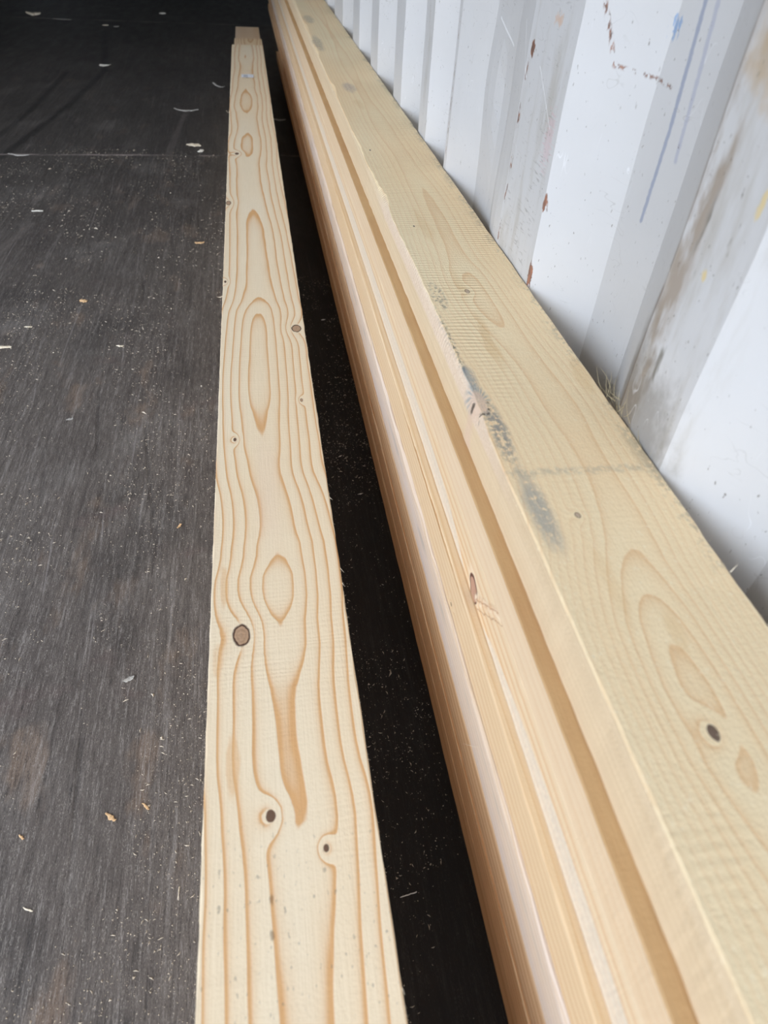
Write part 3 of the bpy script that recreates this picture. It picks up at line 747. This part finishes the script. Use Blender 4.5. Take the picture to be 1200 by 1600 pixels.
for y, L in ((0.45, 0.009), (0.362, 0.011), (0.345, 0.007), (0.07, 0.004)):
    sp.append((((LX1-LX0)/2, y, T/2-0.001), (0.4, -1, 0.1), L, 0.00022, 0.9))
fuzz(left_timbers[0], sp)
sp = []
for i in range(260):
    s = rnd.choice((-1, 1)); y = rnd.uniform(0.1, 1.6)
    sp.append(((s*0.0496, y, 0.0185), (s*rnd.uniform(0.3, 1), rnd.uniform(-1, 1), rnd.uniform(-0.1, 0.7)), rnd.uniform(0.0005, 0.0016), 0.00010, rnd.uniform(-1, 1)))
sp.append(((0.0494, 0.2, 0.019), (0.5, 0.2, 1), 0.006, 0.0003, 0.5))
fuzz(r_top, sp)
for ti, zt in ((4, 0.0186), (2, 0.0186), (6, 0.0135)):
    sp = []
    hw = (rspec[ti-1][1]-rspec[ti-1][0])/2; hh = (rspec[ti-1][3]-rspec[ti-1][2])/2
    for i in range(110):
        y = rnd.uniform(0.05, 1.2)
        sp.append(((-hw, y, hh*rnd.choice((0.9, 0.95))), (-rnd.uniform(0.3, 1), rnd.uniform(-1, 1), rnd.uniform(-0.2, 0.7)), rnd.uniform(0.0005, 0.0018), 0.00009, rnd.uniform(-1, 1)))
    if ti == 4: sp.append(((-hw, 0.197, 0.0), (-1, 0.25, 0.15), 0.011, 0.00020, 0.2)); sp.append(((-hw, 0.27, -0.01), (-0.5, -1, 0.3), 0.005, 0.00018, 0.4))
    fuzz(right_timbers[ti], sp)

g = G('wood_chip_pale'); chip_pale = g.done(g.mix(g.clamp(g.noise(400, 90, 400, 2, 0.5, 1)*3+0.5), srgb(222, 206, 178), srgb(244, 232, 212)), 0.7, 0.3)
g = G('wood_chip_tan'); chip_tan = g.done(g.mix(g.clamp(g.noise(400, 90, 400, 2, 0.5, 4)*3+0.5), srgb(200, 160, 116), srgb(226, 190, 146)), 0.7, 0.3)
g = G('white_scrap'); scrap_white = g.done(srgb(228, 222, 210), 0.6, 0.3)
g = G('grey_scrap'); scrap_grey = g.done(g.mix(g.clamp(g.noise(300, 300, 300, 2, 0.5, 4)*3+0.5), srgb(150, 146, 140), srgb(186, 180, 172)), 0.8, 0.2)
def chip(name, label, cat, X, Y, L, Wd, rz, mat, curl=0.0, th=0.0012, seed=0, taper=0.4, group=None, z=0.0):
    """A splintery chip: an irregular plate, thicker in the middle, bent along its length."""
    r = random.Random(seed+100); n = 9; vs = []; fs = []
    th *= 0.55; Wd *= 0.8; skew = r.uniform(-0.25, 0.25)
    for i in range(n):
        t = i/(n-1); u = (t-0.5)*L
        wd = Wd*0.5*(0.25+0.75*math.sin(math.pi*min(1, max(0.02, t*(1-taper*0.6)+0.12))))*(1+r.uniform(-0.4, 0.35))
        off = (r.uniform(-0.2, 0.2) + skew*(2*t-1))*Wd
        zc = curl*L*(2*t-1)**2*0.5
        h = th*(0.5+0.5*math.sin(math.pi*t))*0.5
        vs += [(u, off-wd, zc+h*0.4), (u, off, zc), (u, off+wd, zc+h*0.4), (u, off+wd*0.8, zc+h*2), (u, off, zc+h*2.4), (u, off-wd*0.8, zc+h*2)]
    for i in range(n-1):
        for k in range(6):
            a = i*6+k; b = i*6+(k+1) % 6; fs.append((a, b, b+6, a+6))
    fs.append(tuple(range(6))); fs.append(tuple((n-1)*6+k for k in range(6)))
    zmin = min(v[2] for v in vs)
    vs = [(a, b, c-zmin) for a, b, c in vs]
    o = pydata(name, vs, fs, mat)
    o.location = (X, Y, z+0.0001); o.rotation_euler = (0, 0, rz)
    tag(o, label, cat, group)
    return o
R = math.radians
chips = [
 ('wood_chip', 'big pale wood chip farthest off on the dark floor, near the top left corner', 'wood chip', -1.165, 4.744, 0.075, 0.06, R(10), chip_pale, 0.25, 0.02),
 ('wood_strip', 'flat grey strip lying crosswise beside the farthest big chip', 'wood strip', -1.0, 4.64, 0.10, 0.022, R(-8), scrap_grey, 0.0, 0.004),
 ('wood_chip', 'small white crumb nearest to the far end of the left pile, near the top edge', 'wood chip', -0.499, 4.967, 0.035, 0.03, R(30), scrap_white, 0.1, 0.012),
 ('wood_chip', 'left one of two pale crumbs on the far floor between strip and pile', 'wood chip', -0.753, 4.483, 0.03, 0.016, R(0), chip_pale, 0.1, 0.006),
 ('wood_chip', 'right one of two pale crumbs on the far floor between strip and pile', 'wood chip', -0.694, 4.454, 0.03, 0.02, R(20), scrap_grey, 0.1, 0.006),
 ('wood_chip', 'lone white chip on the black floor between the two panel joints', 'wood chip', -0.614, 3.446, 0.04, 0.032, R(-20), scrap_white, 0.15, 0.008),
 ('wood_shaving', 'thin pale shaving lying on the panel joint at the left edge', 'wood shaving', -0.672, 2.183, 0.060, 0.010, R(-12), scrap_grey, 0.12, 0.003),
 ('wood_splinter', 'short white splinter at the left edge just before the panel joint', 'wood splinter', -0.534, 1.742, 0.026, 0.008, R(5), scrap_white, 0.0, 0.003),
 ('wood_shaving', 'long grey curved shaving lying crosswise beyond the panel joint', 'wood shaving', -0.240, 2.715, 0.085, 0.018, R(-4), scrap_grey, 0.14, 0.004),
 ('wood_chip', 'pointed cream chip resting beside the panel joint near the left pile', 'wood chip', -0.195, 2.300, 0.045, 0.030, R(-8), chip_pale, 0.0, 0.004),
 ('wood_crumb', 'white crumb touching the pointed cream chip by the panel joint', 'wood crumb', -0.171, 2.232, 0.022, 0.016, R(40), scrap_white, 0.1, 0.008),
 ('wood_chip', 'small tan chip on the floor left of the pile, far side', 'wood chip', -0.147, 1.535, 0.021, 0.012, R(-10), chip_tan, 0.1, 0.003),
 ('wood_chip', 'small tan chip alone in the middle of the dark floor', 'wood chip', -0.352, 1.259, 0.015, 0.012, R(-25), chip_tan, 0.1, 0.004),
 ('wood_chip', 'cream chip cut off by the left edge of the photo', 'wood chip', -0.458, 1.093, 0.030, 0.009, R(8), chip_pale, 0.0, 0.003),
 ('wood_splinter', 'tiny flat splinter a little beyond the cream chip at the left edge', 'wood splinter', -0.431, 1.163, 0.014, 0.005, R(0), chip_pale, 0.0, 0.002),
 ('wood_splinter', 'tiny pale splinter right of the cream chip at the left edge', 'wood splinter', -0.264, 1.083, 0.012, 0.005, R(-25), chip_pale, 0.1, 0.002),
 ('wood_chip', 'white feathery scrap on the near floor left of the big round knot', 'wood chip', -0.172, 0.401, 0.012, 0.006, R(15), scrap_grey, 0.25, 0.002),
 ('wood_chip', 'pointed tan chip nearest the camera on the left floor', 'wood chip', -0.171, 0.262, 0.012, 0.0045, R(-35), chip_tan, 0.1, 0.002),
 ('wood_splinter', 'dark tan splinter beside the pointed tan chip on the near floor', 'wood splinter', -0.142, 0.267, 0.009, 0.0028, R(-50), chip_tan, 0.1, 0.0015),
 ('wood_splinter', 'short brown splinter near the left edge of the near floor', 'wood splinter', -0.243, 0.255, 0.006, 0.0025, R(-50), chip_tan, 0.1, 0.002),
 ('wood_splinter', 'white bent splinter at lower left of the floor', 'wood splinter', -0.225, 0.197, 0.009, 0.0016, R(-25), chip_pale, 0.3, 0.001),
 ('wood_splinter', 'tan curled crumb on the floor left of the dark small knot', 'wood splinter', -0.135, 0.620, 0.008, 0.0035, R(70), chip_tan, 0.4, 0.002),
 ('wood_splinter', 'straight white splinter in the dark gap between the piles, close to the camera', 'wood splinter', 0.0768, 0.164, 0.0145, 0.0012, R(8), scrap_white, 0.0, 0.0008),
 ('wood_chip', 'dim grey scrap far back in the dark gap between the piles', 'wood chip', 0.076, 2.607, 0.050, 0.03, R(0), scrap_grey, 0.15, 0.004),
 ('wood_crumb', 'tiny white crumb halfway along the dark gap between the piles', 'wood crumb', 0.098, 1.156, 0.008, 0.004, R(0), scrap_white, 0.1, 0.002),
 ('wood_splinter', 'thin pale splinter standing beside the left pile near its tan knot edge', 'wood splinter', -0.095, 1.262, 0.016, 0.003, R(25), chip_pale, 0.3, 0.002),
 ('wood_shaving', 'hooked pale shaving lying beyond the panel joint close to the left pile', 'wood shaving', -0.135, 3.10, 0.08, 0.015, R(-55), scrap_grey, 0.2, 0.004),
 ('wood_shaving', 'thin curled shaving leaning at the foot of the left pile beyond the panel joint', 'wood shaving', -0.092, 2.70, 0.07, 0.007, R(80), chip_pale, 0.35, 0.003),
 ('wood_chip', 'faint round grey flake on the floor in the left middle', 'wood chip', -0.31, 0.87, 0.010, 0.007, R(0), scrap_grey, 0.1, 0.001),
 ('wood_splinter', 'slender white sliver lying lengthwise near the bottom of the floor', 'wood splinter', -0.109, 0.192, 0.010, 0.0012, R(88), chip_pale, 0.0, 0.0008),
]
for i, (nm, lab, cat, X, Y, L, Wd, rz, mt, cu, th) in enumerate(chips):
    chip(nm, lab, cat, X, Y, L, Wd, rz, mt, cu, th, seed=i, taper=0.9 if 'splinter' in nm else 0.4, group='wood scraps on the floor')

# loose sawdust: nobody could count it
def sawdust():
    r = random.Random(12); vs = []; fs = []
    n = 0
    while n < 15000:
        d = r.random()**1.3
        if r.random() < 0.82:
            y = 0.05 + d*2.2; x = r.uniform(-0.16-0.32*(y+0.3), -0.062)
        else:
            y = 0.05 + d*1.3; x = r.uniform(0.045, 0.13)
        q = mnoise.noise(Vector((x*9, y*4, 0.5))) + 0.6*mnoise.noise(Vector((x*40, y*14, 4)))
        if r.random() > 0.35+q*1.1: continue
        s = (0.00024+0.00055*r.random()**3)*(1+0.2*y)
        if r.random() < 0.02: s *= 2.0
        k = len(vs); a = r.uniform(0, 6.28); el = r.choice((1, 1, 1.6, 3.2)) if r.random() < 0.6 else 1
        ca, sa = math.cos(a), math.sin(a)
        for ux, uy, uz in ((-s*el, -s*0.6, 0), (s*el, -s*0.6, 0), (0, s*0.8, 0), (0, 0, s*1.1)):
            vs.append((x+ux*ca-uy*sa, y+ux*sa+uy*ca, 0.00005+uz))
        fs += [(k, k+2, k+1), (k, k+1, k+3), (k+1, k+2, k+3), (k+2, k, k+3)]
        n += 1
    me = bpy.data.meshes.new('sawdust'); me.from_pydata(vs, [], fs)
    g = G('sawdust'); mt = g.done(srgb(200, 186, 166), 0.8, 0.2)
    tag(link('sawdust', me, mt), 'pale sawdust specks scattered over the dark floor', 'sawdust', kind='stuff')
sawdust()

# dry straw caught between the top timber and the wall rib
def straw():
    r = random.Random(3); vs = []; fs = []
    for i in range(46):
        y = r.gauss(0.352, 0.022); z = r.uniform(TZ-0.012, TZ+0.004); x = WX+0.001+r.uniform(0, 0.010)*(1 if y > 0.355 else 0)
        fiber_mesh(vs, fs, (x-0.0015, y, z), (r.uniform(-0.3, 0.1), r.uniform(-1, 1), r.uniform(-0.1, 1.1)), r.uniform(0.008, 0.024), r.uniform(0.00012, 0.00028), r.uniform(-0.7, 0.7))
    g = G('straw'); mt = g.done(srgb(186, 172, 140), 0.8, 0.2)
    tag(pydata('straw_tuft', vs, fs, mt), 'dry straw and fibres caught between the top timber and the white wall', 'straw', kind='stuff')
straw()
